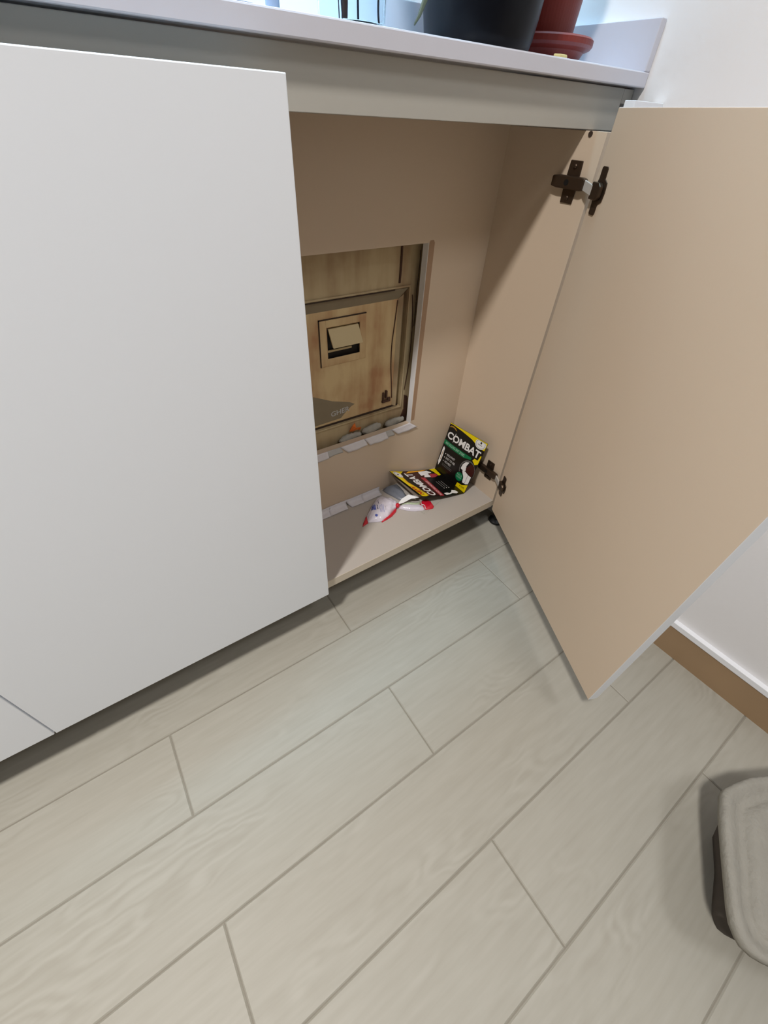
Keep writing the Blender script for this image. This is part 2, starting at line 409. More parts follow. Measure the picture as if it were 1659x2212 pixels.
# closed cabinets to the left
def closed_cab(x0, x1, name, label):
    c = empty(name, ((x0+x1)/2,.11,0), label, 'cabinet', 'white base cabinets in a row')
    box('bottom_panel', (x0+.018,.0200,ZB), (x1-.010,.2028,.1321), M['shelf'], c)
    box('side_panel', (x0+.002,.0200,ZB), (x0+.018,.2190,.8430), M['inner'], c)
    box('side_panel', (x1-.010,.0200,.1321), (x1-.0085,.2190,.8430), M['inner'], c)
    box('back_panel', (x0+.018,.2028,ZB), (x1-.010,.2190,.8430), M['inner'], c)
    box('door', (x0+.0012,0,ZB), (x1,.018,ZT), M['door'], c, bevel=.0009)
    for x, y in ((x0+.04,.150),(x1-.04,.150)): leg(x, y, c)
    return c
closed_cab(-.4959, 0.0, 'base_cabinet', 'closed white cabinet in the middle, its large door filling the left of view')
closed_cab(-.9930, -.4970, 'base_cabinet', 'closed white cabinet at far left, only a bottom door corner in view')

# ------------------------------------------------------------------ meter box behind the cut-out
mb = empty('meter_box', (.19,WY,.30), 'aged cream metal meter box recessed in wall behind the cut-out', 'meter box')
fx0, fx1, fz0, fz1 = rx0+.002, rx1-.002, rz0+.002, rz1-.002
dx0, dx1, dz0, dz1 = .050, .3315, .3480, .6060
V, F = multi([wallbox((fx0,.2350,fz0),(dx0,.2480,fz1)), wallbox((dx1,.2350,fz0),(fx1,.2480,fz1)),
              wallbox((dx0,.2350,fz0),(dx1,.2480,dz0)), wallbox((dx0,.2350,dz1),(dx1,.2480,fz1)), wallbox((dx0,.2470,dz0),(dx1,.2500,dz1))])
link('outer_frame', V, F, M['meterframe'], mb)
# raised lip round the door opening
def ring(x0,x1,z0,z1,wd,y0,y1):
    return multi([wallbox((x0,y0,z0),(x0+wd,y1,z1)), wallbox((x1-wd,y0,z0),(x1,y1,z1)), wallbox((x0+wd,y0,z0),(x1-wd,y1,z0+wd)), wallbox((x0+wd,y0,z1-wd),(x1-wd,y1,z1))])
V, F = ring(dx0-.004, dx1+.004, dz0-.004, dz1+.004, .0035, .2315, .2351)
link('door_lip', V, F, M['meterframe'], mb, bevel=.0008)
# door with its latch cut-out
lx0, lx1, lz0, lz1 = .1500, .2240, .4930, .5560
yd0, yd1 = .2390, .2440
V, F = multi([wallbox((dx0+.004,yd0,dz0+.004),(lx0,yd1,dz1-.020)), wallbox((lx1,yd0,dz0+.004),(dx1-.020,yd1,dz1-.020)),
              wallbox((lx0,yd0,dz0+.004),(lx1,yd1,lz0)), wallbox((lx0,yd0,lz1),(lx1,yd1,dz1-.020)),
              ])
md = link('meter_door', V, F, M['meter'], mb)
V = [(dx0+.002,.2330,dz1-.001),(dx1-.002,.2330,dz1-.001),(dx1-.020,.2390,dz1-.020),(dx0+.002,.2390,dz1-.020),
     (dx0+.002,.2350,dz1+.001),(dx1-.002,.2350,dz1+.001),(dx1-.020,.2440,dz1-.019),(dx0+.002,.2440,dz1-.019)]
link('top_flange', V, BF, M['meterdark'], md)['label'] = 'grey sloping flange'
V = [(dx1-.0195,.2395,dz0+.003),(dx1-.0195,.2395,dz1-.020),(dx1-.012,.2335,dz1-.012),(dx1-.012,.2335,dz0+.003),
     (dx1-.0195,.2440,dz0+.003),(dx1-.0195,.2440,dz1-.020),(dx1-.010,.2440,dz1-.012),(dx1-.010,.2440,dz0+.003)]
link('side_flange', V, BF, M['meterframe'], md)
box('bottom_groove', (dx0+.004,.2376,dz0+.0005), (dx1-.004,.2389,dz0+.0045), M['darkgap'], md)['label'] = 'dark seam under the door'
box('top_groove', (dx0-.003,.2306,dz1-.0015), (dx1-.035,.2316,dz1+.0005), M['darkgap'], md)['label'] = 'dark seam above the door'
# latch: surround, black recess, tilted paddle
la = bpy.data.objects.new('latch', None); COL.objects.link(la); la.parent = mb; la.location = Vector((.187,.238,.49)) - origin(mb)
V, F = ring(.1335, .2365, .4830, .5715, .0145, .2378, .2392); link('latch_plate', V, F, M['meter'], la, bevel=.0006)
V, F = multi([wallbox((.1325,.2374,.4830),(.1345,.2391,.5725)), wallbox((.1325,.2374,.5705),(.2365,.2391,.5725))]); link('plate_shadow_gap', V, F, M['darkgap'], la)
box('recess', (lx0-.002,.2440,lz0-.002), (lx1+.002,.2465,lz1+.002), M['black'], la)
P0 = [(.1535,.2405,.5525),(.2205,.2405,.5525),(.2225,.2260,.5210),(.1560,.2260,.5210)]
V = P0 + [(x,y+.0045,z+.001) for x,y,z in P0]
link('paddle', V, BF, M['handle'], la, bevel=.0008)
V = [(.1520,.2400,.5520),(.1540,.2400,.5520),(.1562,.2240,.5120),(.1535,.2240,.5120)]
box('inner_bar', (.1510,.2405,.5085), (.2050,.2425,.5130), M['handle'], la, bevel=.001)
# worn grey patch, stencilled letters, rusty catch, seams
T = fr((0,.2389,0), (1,0,0), (0,0,1), (0,-1,0))
V, F = prism([(.056,.440),(.113,.425),(.154,.405),(.196,.3915),(.210,.3835),(.200,.380),(.182,.366),(.174,.3585),(.056,.3555)], 0, .0003, T)
link('worn_patch', V, F, M['meterdark'], mb)['label'] = 'grey worn patch at the lower corner'
Vt, Ft = text_mesh('GHER', .01)
link('stencil_lettering', [T((.150+u*.046, .368+.003*u+v*.012, .0005)) for u, v in Vt], Ft, M['tapegrey'], mb, recalc=False)['label'] = 'pale worn letters'
V, F = multi([wallbox((.282,.2345,.366),(.297,.2390,.372)), wallbox((.283,.2345,.372),(.287,.2390,.392)), wallbox((.290,.2330,.376),(.2945,.2390,.396)), wallbox((.297,.2360,.365),(.306,.2390,.376))])
link('rusty_catch', V, F, M['rust'], mb, bevel=.0012)
V, F = tube([(.3090,.2343,.676),(.3092,.2340,.66),(.3092,.2340,.64),(.3085,.2340,.616)], .0022); link('line', V, F, M['rust'], mb)['label'] = 'thin brown cable above the door'
V, F = tube([(.3100,.2385,.584),(.3060,.2385,.540),(.3020,.2385,.496),(.3030,.2385,.45),(.3070,.2385,.409),(.3100,.2385,.372)], .0012); link('line', V, F, M['rust'], mb)  # thin dark tube tracing a curved line on the meter door
V, F = tube([(.3425,.2345,.5907),(.3470,.2345,.554),(.3500,.2345,.508),(.3490,.2345,.448),(.3425,.2345,.386)], .0010); link('line', V, F, M['rust'], mb)  # thin dark tube tracing a curved line on the outer frame
V, F = prism([(.343,.372),(.352,.368),(.3535,.306),(.336,.314),(.345,.335)], 0, .003, fr((0,.2349,0), (1,0,0), (0,0,1), (0,-1,0)))
link('rust_flake', V, F, M['rust'], mb)
V, F = tube([(.3500,.2300,.668),(.3505,.2300,.63),(.3490,.2300,.60),(.3505,.2300,.57),(.3500,.2300,.53)], .0007); link('line', V, F, M['darkgap'], mb)

# crumpled tissue rolls stuffed along the cut-out's lower edge
def blob_bar(name, a, b, r, m, label, cat, group, seed, flat=.75):
    rnd = random.Random(seed); a = Vector(a); b = Vector(b); d = (b-a); n = 14; seg = 14; V = []; F = []
    up = Vector((0,0,1)); dn = d.normalized(); sd = dn.cross(up).normalized(); u2 = sd.cross(dn)
    ph = rnd.random()*6
    for i in range(n+1):
        t_ = i/n; prof = (1-abs(2*t_-1)**4)**.5 if 0 < i < n else .12
        c = a + d*t_
        for k in range(seg):
            q = 2*math.pi*k/seg
            rr = r*prof*(.93+.13*math.sin(2*q+ph+7*t_)+.16*rnd.uniform(-1, 1))
            V.append(c + sd*rr*math.cos(q)*flat + u2*rr*math.sin(q))
    for i in range(n):
        for k in range(seg): F.append((i*seg+k, i*seg+(k+1) % seg, (i+1)*seg+(k+1) % seg, (i+1)*seg+k))
    F.append(tuple(range(seg))[::-1]); F.append(tuple(range(n*seg, n*seg+seg)))
    return setp(link(name, V, F, m, smooth=True), label, cat, group)
G = 'grey tissue rolls along the cut-out'
blob_bar('tissue_roll', (.160,.2270,.3070), (.221,.2270,.3095), .0096, M['foam'], 'grey tissue roll below the orange scrap in the cut-out', 'tissue', G, 1)
blob_bar('tissue_roll', (.221,.2270,.3125), (.276,.2270,.3150), .0104, M['foam'], 'thickest grey tissue roll, between the orange scrap and the next roll', 'tissue', G, 2)
blob_bar('tissue_roll', (.286,.2270,.3110), (.344,.2270,.3140), .0092, M['foam'], 'grey tissue roll in the lower right corner of the cut-out', 'tissue', G, 3)
# orange scrap
V = [(.190,.229,.3235),(.196,.2240,.3400),(.203,.2265,.3430),(.205,.2245,.3310),(.214,.2230,.3300),(.221,.2280,.3260),(.2185,.2300,.3180),(.208,.2255,.3250),(.199,.2300,.3200)]
V2 = [(x,y+.0012,z) for x,y,z in V]
n = len(V)
F = [(0,1,3,8),(1,2,3),(3,7,8),(3,4,7),(4,5,6,7)]
F2 = [tuple(i+n for i in f)[::-1] for f in F] + [(i,(i+1) % n,(i+1) % n+n,i+n) for i in range(n)]
setp(link('wrapper_scrap', V+V2, F+F2, M['orange']), 'crumpled orange scrap lying on the lower edge of the cut-out', 'scrap')

# ------------------------------------------------------------------ tape
def sheet(name, poly, y, m, label, group=None, cat='tape', curl=.002, thick=.0005):
    """tape on the back panel folded over the sill: poly is TL,TR,BR,BL in x,z"""
    (ax,az),(bx,bz),(cx_,cz_),(ex_,ez_) = poly; V = []; F = []; nu, nv = 10, 5
    rnd = random.Random(int(ax*9999)); q = [rnd.uniform(-1, 1) for _ in range(80)]
    for side in (0, 1):
        for j in range(nv+1):
            v = j/nv
            for i in range(nu+1):
                u = i/nu
                x = (ax*(1-u)+bx*u)*(1-v)+(ex_*(1-u)+cx_*u)*v; z = (az*(1-u)+bz*u)*(1-v)+(ez_*(1-u)+cz_*u)*v
                lift = curl*(.35*v*v + .25*abs(math.sin(u*5+ax*40))*v) + .0002
                z += .0008*math.sin(u*7+ax*90)*v
                V.append((x, y-lift-(thick if side == 0 else 0), z))
    N = (nu+1)*(nv+1)
    for s in (0, 1):
        for j in range(nv):
            for i in range(nu):
                a = s*N+j*(nu+1)+i; f = (a, a+1, a+nu+2, a+nu+1); F.append(f if s == 0 else f[::-1])
    loop = [i for i in range(nu+1)] + [j*(nu+1)+nu for j in range(1, nv+1)] + [nv*(nu+1)+i for i in range(nu-1, -1, -1)] + [j*(nu+1) for j in range(nv-1, 0, -1)]
    for k in range(len(loop)):
        a, b = loop[k], loop[(k+1) % len(loop)]; F.append((b, a, a+N, b+N))
    return setp(link(name, V, F, m, smooth=True), label, cat, group)
TG = 'tape pieces along the lower edge of the cut-out'
TY = .2027
sheet('tape_piece', [(.060,.3110),(.118,.3110),(.121,.2925),(.060,.2880)], TY, M['tape'], 'white tape piece nearest the closed door under the cut-out', TG)
sheet('tape_piece', [(.117,.3112),(.152,.3108),(.157,.2955),(.120,.2940)], TY, M['tapegrey'], 'greyish see-through tape piece second from the closed door under cut-out', TG, curl=.001)
sheet('tape_piece', [(.149,.3110),(.214,.3120),(.221,.2935),(.170,.2895)], TY-.0008, M['tape'], 'white tape piece with slanted left end below the orange scrap', TG, curl=.004)
sheet('tape_piece', [(.212,.3120),(.271,.3125),(.279,.2925),(.228,.2905)], TY-.0016, M['tape'], 'longest white tape piece with curled edge at middle of cut-out sill', TG, curl=.005)
sheet('tape_piece', [(.269,.3125),(.290,.3120),(.300,.2945),(.278,.2925)], TY-.0004, M['tapegrey'], 'small greyish tape piece between the two right white pieces', TG, curl=.001)
sheet('tape_piece', [(.288,.3125),(.341,.3150),(.366,.2965),(.308,.2935)], TY-.0020, M['tape'], 'white tape piece at the lower right corner of the cut-out', TG, curl=.003)
V, F = prism([(.3463,.318),(.3463,.684),(.3480,.688),(.3560,.688),(.3585,.684),(.3560,.318)], 0, .0003, fr((0,.20275,0), (1,0,0), (0,0,1), (0,-1,0)))
setp(link('brown_strip', V, F, M['stripbrown']), 'long thin brown strip upright beside the cut-out right edge', 'tape')  # flat upright strip, browner than the back panel around it
# tape laid along the joint between shelf and back panel
def fold_tape(x0, x1, label, k, skew=0.0):
    rnd = random.Random(k); V = []; F = []; nu = 8
    prof = [(.2022,.1455),(.2018,.1400),(.2000,.1352),(.1950,.1332),(.1880,.1330),(.1830,.1332)]
    for i in range(nu+1):
        u = i/nu; x = x0+(x1-x0)*u
        for j, (y, z) in enumerate(prof):
            V.append((x+skew*j*.2*.004, y+.0006*rnd.uniform(-1, 0), z+.0006*rnd.uniform(0, 1)+.0004*k % .001))
    n = len(V); m_ = len(prof)
    V += [(x, y-.0003, z+.0005) for x, y, z in V]
    for i in range(nu):
        for j in range(m_-1):
            a = i*m_+j; F.append((a, a+1, a+m_+1, a+m_)); F.append((n+a, n+a+m_, n+a+m_+1, n+a+1))
    loop = list(range(m_)) + [i*m_+m_-1 for i in range(1, nu+1)] + [nu*m_+j for j in range(m_-2, -1, -1)] + [i*m_ for i in range(nu-1, 0, -1)]
    for q in range(len(loop)):
        a, b = loop[q], loop[(q+1) % len(loop)]; F.append((a, b, b+n, a+n))
    return setp(link('joint_tape', V, F, M['tape'], smooth=True), label, 'tape', 'tape pieces sealing the shelf joint')
fold_tape(.060,.118, 'tape piece nearest the closed door on the shelf back joint', 1, 2)
fold_tape(.114,.163, 'second tape piece from the closed door on the shelf back joint', 2, -2)
fold_tape(.160,.210, 'third tape piece from closed door on shelf joint, crumpled end', 3, 2)
fold_tape(.207,.262, 'tape piece on the shelf joint ending behind the grey pouch', 4, -1)

# ------------------------------------------------------------------ folded bait packet card
card = empty('bait_package', (.45,.14,.1325), 'folded open black and yellow pest bait card propped in the cabinet corner', 'package')
def bil(c, lift=0.0, bend=0.0):
    BLc, BRc, TRc, TLc = [Vector(p) for p in c]
    nrm = (BRc-BLc).cross(TLc-BLc).normalized()
    def T(u, v, h=0.0):
        p = BLc*(1-u)*(1-v)+BRc*u*(1-v)+TRc*u*v+TLc*(1-u)*v
        return p + nrm*(h+lift+bend*4*v*(1-v))
    return T
def panel(name, T, m, label, nu=8, nv=12, th_=.0006):
    V = []; F = []
    for s in (0, 1):
        for j in range(nv+1):
            for i in range(nu+1): V.append(T(i/nu, j/nv, 0 if s == 0 else -th_))
    N = (nu+1)*(nv+1)
    for s in (0, 1):
        for j in range(nv):
            for i in range(nu):
                a = s*N+j*(nu+1)+i; f = (a, a+1, a+nu+2, a+nu+1); F.append(f if s == 0 else f[::-1])
    loop = [i for i in range(nu+1)] + [j*(nu+1)+nu for j in range(1, nv+1)] + [nv*(nu+1)+i for i in range(nu-1, -1, -1)] + [j*(nu+1) for j in range(nv-1, 0, -1)]
    for k in range(len(loop)):
        a, b = loop[k], loop[(k+1) % len(loop)]; F.append((b, a, a+N, b+N))
    o = link(name, V, F, m, card); o['label'] = label; return o
def decal(name, T, poly, m, parent, h):
    """flat printed shape: outline in the card's own u, v"""
    cu = sum(p[0] for p in poly)/len(poly); cv = sum(p[1] for p in poly)/len(poly)
    bm = bmesh.new(); vs = [bm.verts.new((p[0], p[1], 0)) for p in poly]; bm.faces.new(vs)
    bmesh.ops.triangulate(bm, faces=bm.faces); bmesh.ops.subdivide_edges(bm, edges=bm.edges, cuts=2, use_grid_fill=True)
    V = [T(v.co.x, v.co.y, h) for v in bm.verts]; bm.verts.index_update(); F = [tuple(v.index for v in f.verts) for f in bm.faces]; bm.free()
    return link(name, V, F, m, parent, recalc=False)
def ell(cu, cv, ru, rv, n=28, a0=0, a1=360):
    return [(cu+ru*math.cos(math.radians(a0+(a1-a0)*k/n)), cv+rv*math.sin(math.radians(a0+(a1-a0)*k/n))) for k in range(n if a1-a0 == 360 else n+1)]
def words(name, T, txt, bl, br, hgt, m, parent, h, bold=0.0, shear=0.0):
    Vt, Ft = text_mesh(txt, bold, shear)
    V = [T(bl[0]+(br[0]-bl[0])*u, bl[1]+(br[1]-bl[1])*u+hgt*v, h) for u, v in Vt]
    return link(name, V, Ft, m, parent, recalc=False)

TA = bil([(.4490,.1985,.1335),(.4490,.0750,.1335),(.4775,.0625,.2880),(.4765,.1955,.2765)])
pa = panel('upright_panel', TA, M['cblack'], 'upright black panel with green band')
decal('yellow_border', TA, [(.0,.985),(.10,.985),(.34,.965),(.62,.93),(.80,.88),(.88,.80),(.90,.70),(.84,.61),(.93,.56),(.995,.60),(.995,.998),(0,.998)], M['cyel'], pa, .0003)
decal('yellow_corner', TA, [(.71,.005),(.995,.005),(.995,.17),(.86,.10),(.72,.085)], M['cyel'], pa, .0003)
decal('yellow_arc', TA, [(.015,.915),(.04,.955),(.10,.965),(.17,.955),(.23,.915),(.20,.912),(.15,.935),(.09,.940),(.045,.925)], M['cgold'], pa, .0004)
decal('green_band', TA, [(.005,.665),(.005,.575),(.30,.560),(.60,.555),(.80,.600),(.80,.640),(.55,.640),(.25,.645)], M['cgreen'], pa, .0004)
decal('title_shadow', TA, [(.76,.66),(.95,.66),(.97,.76),(1.0,.76),(1.0,.86),(.80,.86)], M['cblack'], pa, .00045)
words('title_lettering', TA, 'COMBAT', (.035,.715), (.955,.685), .135, M['paper'], pa, .0008, .03)
decal('title_crosshair', TA, [(.225,.690),(.238,.690),(.238,.868),(.225,.868)], M['paper'], pa, .0008)
words('band_lettering', TA, 'ANT KILLING BAIT STRIPS', (.05,.592), (.62,.572), .048, M['lgreen'], pa, .0007, .01)
for i, s in enumerate(('KILLS FAST', 'EASY TO USE', 'NO MESS')):
    words('bullet_lettering', TA, s, (.20,.400-.073*i), (.20+(.24,.28,.19)[i],.395-.073*i), .042, M['paper'], pa, .0007)
    decal('bullet', TA, ell(.155,.418-.073*i,.012,.010,10), M['paper'], pa, .0007)
for i in range(4):
    decal('small_print', TA, [(.15,.205-.028*i),(.46,.200-.028*i),(.46,.207-.028*i),(.15,.212-.028*i)], M['cgrey'] if i < 2 else M['cmaroon'], pa, .0005)
decal('strip_picture', TA, [(.045,.53),(.085,.50),(.095,.34),(.085,.20),(.055,.12),(.035,.17),(.020,.20),(.030,.35),(.030,.49)], M['paper'], pa, .0006)
decal('strip_picture_core', TA, [(.055,.45),(.070,.45),(.072,.26),(.058,.24)], M['cgold'], pa, .0008)
decal('lens_ring', TA, ell(.82,.39,.20,.185,36), M['cgrey'], pa, .0005)
decal('lens', TA, ell(.825,.385,.19,.175,36), M['cblack'], pa, .0006)
decal('device_picture', TA, [(.66,.36),(.67,.45),(.72,.52),(.80,.545),(.77,.46),(.80,.38),(.76,.345)], M['paper'], pa, .0007)
decal('device_picture', TA, [(.78,.42),(.86,.545),(.95,.53),(1.0,.46),(.995,.34),(.90,.35),(.80,.37)], M['cmaroon'], pa, .0008)
decal('device_picture', TA, [(.72,.345),(.80,.36),(.90,.335),(.985,.335),(.99,.19),(.93,.16),(.84,.15),(.80,.25)], M['paper'], pa, .0009)
decal('device_line', TA, [(.895,.335),(.903,.335),(.905,.165),(.897,.165)], M['cgrey'], pa, .0010)
decal('green_badge_rim', TA, ell(.705,.205,.118,.098,30), M['cblack'], pa, .0011)
decal('green_badge', TA, ell(.705,.205,.100,.082,30), M['cgreen'], pa, .0012)
words('badge_lettering', TA, 'KILLS', (.635,.225), (.775,.222), .032, M['lgreen'], pa, .0014)
words('badge_lettering', TA, 'COLONY', (.635,.180), (.778,.176), .032, M['lgreen'], pa, .0014)
decal('seal', TA, [p for p in ell(.86,.935,.130,.088,32) if p[0] < .993 and p[1] < .995], M['paper'], pa, .0010)
decal('seal_ring', TA, [p for p in ell(.86,.935,.112,.076,32) if p[0] < .99 and p[1] < .992], M['cgrey'], pa, .0011)
decal('seal_centre', TA, [p for p in ell(.86,.935,.104,.070,32) if p[0] < .985 and p[1] < .99], M['paper'], pa, .0012)
words('seal_lettering', TA, '1', (.85,.94), (.885,.94), .035, M['cblack'], pa, .0014, .02)
decal('seal_mark', TA, [(.80,.915),(.91,.912),(.91,.922),(.80,.925)], M['cgrey'], pa, .0014)
words('corner_lettering', TA, '4 STRIPS', (.80,.045), (.95,.055), .035, M['cblack'], pa, .0006)

TB = bil([(.4488,.0750,.1338),(.4488,.1985,.1338),(.2875,.1985,.1900),(.3135,.0900,.1740)], bend=-.004)
pb = panel('lying_panel', TB, M['cblack'], 'lying maroon and black panel printed upside down')
decal('maroon_field', TB, [(.02,.88),(.04,.50),(.66,.42),(.90,.18),(.985,.28),(.985,.70),(.90,.78),(.60,.74),(.30,.80)], M['cmaroon'], pb, .0003)
decal('yellow_border', TB, [(.005,.995),(.005,.90),(.05,.80),(.14,.90),(.30,.845),(.55,.905),(.74,.88),(.90,.82),(.985,.72),(.995,.995)], M['cyel'], pb, .0004)
decal('orange_stripe', TB, [(.14,.91),(.30,.855),(.55,.912),(.74,.885),(.74,.905),(.55,.940),(.30,.885),(.16,.935)], M['cyel2'], pb, .0005)
decal('orange_stripe', TB, [(.10,.865),(.16,.885),(.30,.825),(.30,.850),(.16,.915),(.10,.895)], M['cgold'], pb, .0005)
decal('yellow_edge', TB, [(.985,.20),(.985,.60),(.90,.72),(.93,.60),(.95,.35)], M['cyel2'], pb, .0004)
decal('yellow_arc', TB, [(.03,.86),(.05,.80),(.12,.80),(.22,.84),(.20,.86),(.12,.825),(.06,.83)], M['cgold'], pb, .0006)
decal('yellow_corner', TB, [(.74,.03),(.995,.005),(.995,.14),(.90,.11),(.72,.09)], M['cyel'], pb, .0004)
words('title_lettering', TB, 'COMBAT', (.035,.62), (.90,.60), .165, M['paper'], pb, .0008, .03)
decal('title_crosshair', TB, [(.215,.60),(.228,.60),(.228,.80),(.215,.80)], M['paper'], pb, .0008)
words('new_lettering', TB, 'NEW', (.05,.905), (.40,.915), .080, M['credtxt'], pb, .0009, .05, .2)
decal('red_band', TB, [(.01,.565),(.01,.47),(.70,.425),(.72,.51)], M['cred'], pb, .0005)
words('band_lettering', TB, 'ROACH KILLING BAIT', (.04,.500), (.58,.460), .042, M['paper'], pb, .0007)
decal('picture_zigzag', TB, [(.94,.42),(.955,.22),(.86,.17),(.84,.27),(.70,.27),(.72,.42),(.80,.37),(.78,.45),(.88,.44)], M['paper'], pb, .0006)
decal('picture_brown', TB, [(.82,.24),(.81,.12),(.73,.10),(.68,.20),(.68,.29),(.76,.27)], M['cred'], pb, .0007)
decal('strip_picture', TB, [(.02,.41),(.09,.42),(.10,.34),(.07,.30),(.10,.24),(.17,.18),(.14,.12),(.06,.10),(.03,.16),(.06,.24),(.03,.32)], M['paper'], pb, .0006)
for i in range(3):
    decal('bullet', TB, ell(.265,.285-.055*i,.012,.009,10), M['paper'], pb, .0006)
    decal('small_print', TB, [(.30,.280-.055*i),(.52,.285-.055*i),(.52,.300-.055*i),(.30,.295-.055*i)], M['cgrey'], pb, .0006)
decal('seal', TB, ell(.845,.915,.115,.070,30), M['paper'], pb, .0008)
decal('seal_ring', TB, ell(.845,.915,.098,.060,30), M['cgrey'], pb, .0009)
decal('seal_centre', TB, ell(.845,.915,.090,.055,30), M['paper'], pb, .0010)
words('seal_lettering', TB, '1', (.83,.90), (.865,.90), .035, M['cblack'], pb, .0012, .03)

# brown card tray under the lying panel
V = [(.303,.190,.1570),(.306,.1985,.1630),(.322,.150,.1500),(.320,.106,.1430),(.398,.100,.1340),(.400,.192,.1345)]
V = [(.2985,.1975,.1745),(.3120,.1120,.1600),(.3130,.1120,.1530),(.3020,.1975,.1660),(.4000,.1080,.1350),(.4000,.1950,.1350),(.4000,.1080,.1420),(.4000,.1950,.1440)]
F = [(0,1,2,3),(2,4,5,3),(1,6,4,2),(0,3,5,7),(4,6,7,5),(0,7,6,1)]
setp(link('card_tray', V, F, M['pulp'], bevel=.001), 'brown-grey tray under the lying bait card panel', 'tray')

# grey crumpled pouch on the joint
def cushion(name, edgeA, edgeB, m, parent=None, hgt=.008, base=.1326, n=10, mm=8, seed=1, rough=.0012, mats=None, wave=0.0, pinch0=False, zA=None):
    """a puffed pouch between two edge polylines (lists of x,y)"""
    rnd = random.Random(seed)
    def samp(L, t):
        s = t*(len(L)-1); i = min(int(s), len(L)-2); f = s-i
        return tuple(L[i][k]*(1-f)+L[i+1][k]*f for k in range(len(L[0])))
    V = []; F = []
    for side in (0, 1):
        for i in range(n+1):
            t_ = i/n
            a = samp(edgeA, t_); b = samp(edgeB, t_)
            for j in range(mm+1):
                s = j/mm
                x = a[0]*(1-s)+b[0]*s; y = a[1]*(1-s)+b[1]*s
                fz = math.sin(math.pi*s)**.6 * (math.sin(math.pi*min(1, t_*1.0+.0))**.5 if not pinch0 else (math.sin(math.pi*(1-t_))**.5 if 0 < t_ < 1 else 0.05))
                if side == 0: z = base + .0009 + hgt*fz + rough*rnd.uniform(-1, 1)*(.4+fz) + wave*math.sin(t_*3.1)*math.sin(s*14)*.5
                else: z = base + .0001
                V.append((x, y, max(z, base+(.0005 if side == 0 else .0001))))
    N = (n+1)*(mm+1)
    for s in (0, 1):
        for i in range(n):
            for j in range(mm):
                a = s*N+i*(mm+1)+j; f = (a, a+1, a+mm+2, a+mm+1); F.append(f if s == 0 else f[::-1])
    loop = [j for j in range(mm+1)] + [i*(mm+1)+mm for i in range(1, n+1)] + [n*(mm+1)+j for j in range(mm-1, -1, -1)] + [i*(mm+1) for i in range(n-1, 0, -1)]
    for k in range(len(loop)):
        a, b = loop[k], loop[(k+1) % len(loop)]; F.append((b, a, a+N, b+N))
    return link(name, V, F, m, parent, smooth=True)
setp(cushion('foil_pouch', [(.2694,.1978),(.2720,.1822),(.2790,.1626),(.2860,.1400),(.3000,.1349)], [(.2742,.1995),(.3000,.1995),(.3160,.1990),(.3170,.1750),(.3100,.1434)], M['pouch'], hgt=.009, seed=4, rough=.0022),
     'grey crumpled foil pouch under the lying panel behind the twisted sachet', 'pouch')
setp(link('clear_film', [(.305,.0860,.1330),(.309,.0690,.1328),(.378,.0850,.1335),(.362,.1150,.1350),(.305,.0860,.1333),(.309,.0690,.1331),(.378,.0850,.1338),(.362,.1150,.1353)], BF, M['clear']),
     'clear plastic film corner under the red sachet end', 'film')

# twisted printed sachet
sa = empty('twisted_sachet', (.26,.115,.1325), 'white and red printed plastic sachet twisted in the middle', 'sachet')
# left lobe, fanning from knot to wide crimped end
lob = cushion('sachet_body', [(.2651,.1241),(.2481,.1186),(.2228,.1055),(.2036,.1027),(.1881,.1097),(.1718,.1165)], [(.2690,.1300),(.2754,.1400),(.2700,.1600),(.2488,.1821),(.2150,.1640),(.1813,.1375)], M['bagwhite'], sa, hgt=.016, seed=8, rough=.0027, n=18, mm=14)
cushion('crimped_end', [(.1830,.1380),(.1785,.1270),(.1735,.1160)], [(.1765,.1350),(.1610,.1206),(.1538,.1119)], M['bagred'], sa, hgt=.003, seed=3, rough=.0006, n=6, mm=4)
V, F = multi([tube([(.1835,.1385,.1350),(.1780,.1275,.1352),(.1730,.1160,.1348)], .0009), ])
link('seam_line', V, F, M['bagwhite'], sa)
cushion('red_side', [(.2628,.1209),(.2516,.1110),(.2338,.1035),(.2163,.1010),(.2013,.1000)], [(.2600,.1225),(.2492,.1190),(.2250,.1075),(.2036,.1035)], M['bagred'], sa, hgt=.005, seed=5, rough=.0006, n=8, mm=4)
V, F = lathe([(.001,0),(.0048,.0012),(.0062,.0045),(.0058,.0085),(.0040,.0112),(.001,.0122)], (.2655,.1245,.1330), 14)
link('knot', V, F, M['bagred'], sa, smooth=True)
cushion('sachet_body', [(.2651,.1195),(.2703,.1107),(.2812,.0984),(.2940,.0887),(.3093,.0823),(.3203,.0789)], [(.2680,.1215),(.2808,.1230),(.3017,.1106),(.3185,.0992),(.3248,.0919)], M['bagwhite'], sa, hgt=.009, seed=9, rough=.0012)
cushion('inner_film', [(.2740,.1210),(.2860,.1170),(.2996,.1082),(.3164,.0968)], [(.2800,.1270),(.2969,.1250),(.3120,.1110),(.3300,.1100)], M['baggreen'], sa, hgt=.006, seed=12, rough=.0016)
V = [(.2655,.1250,.1420),(.2820,.1300,.1500),(.3010,.1290,.1560),(.3110,.1100,.1620),(.3180,.1060,.1560),(.3020,.1180,.1500),(.2820,.1200,.1450)]
V2 = [(x,y,z-.0006) for x,y,z in V]; n = 7
link('raised_flap', V+V2, [(0,1,6),(1,2,5,6),(2,3,4,5),(7,13,8),(8,13,12,9),(9,12,11,10)]+[(i,(i+1) % n,(i+1) % n+n,i+n) for i in range(n)], M['paper'], sa, smooth=False)
cushion('red_end', [(.3203,.0789),(.3308,.0748),(.3414,.0729),(.3478,.0777)], [(.3164,.0968),(.3300,.1110),(.3440,.1110),(.3500,.1030),(.3478,.0940)], M['bagred'], sa, hgt=.006, seed=14, rough=.0012)
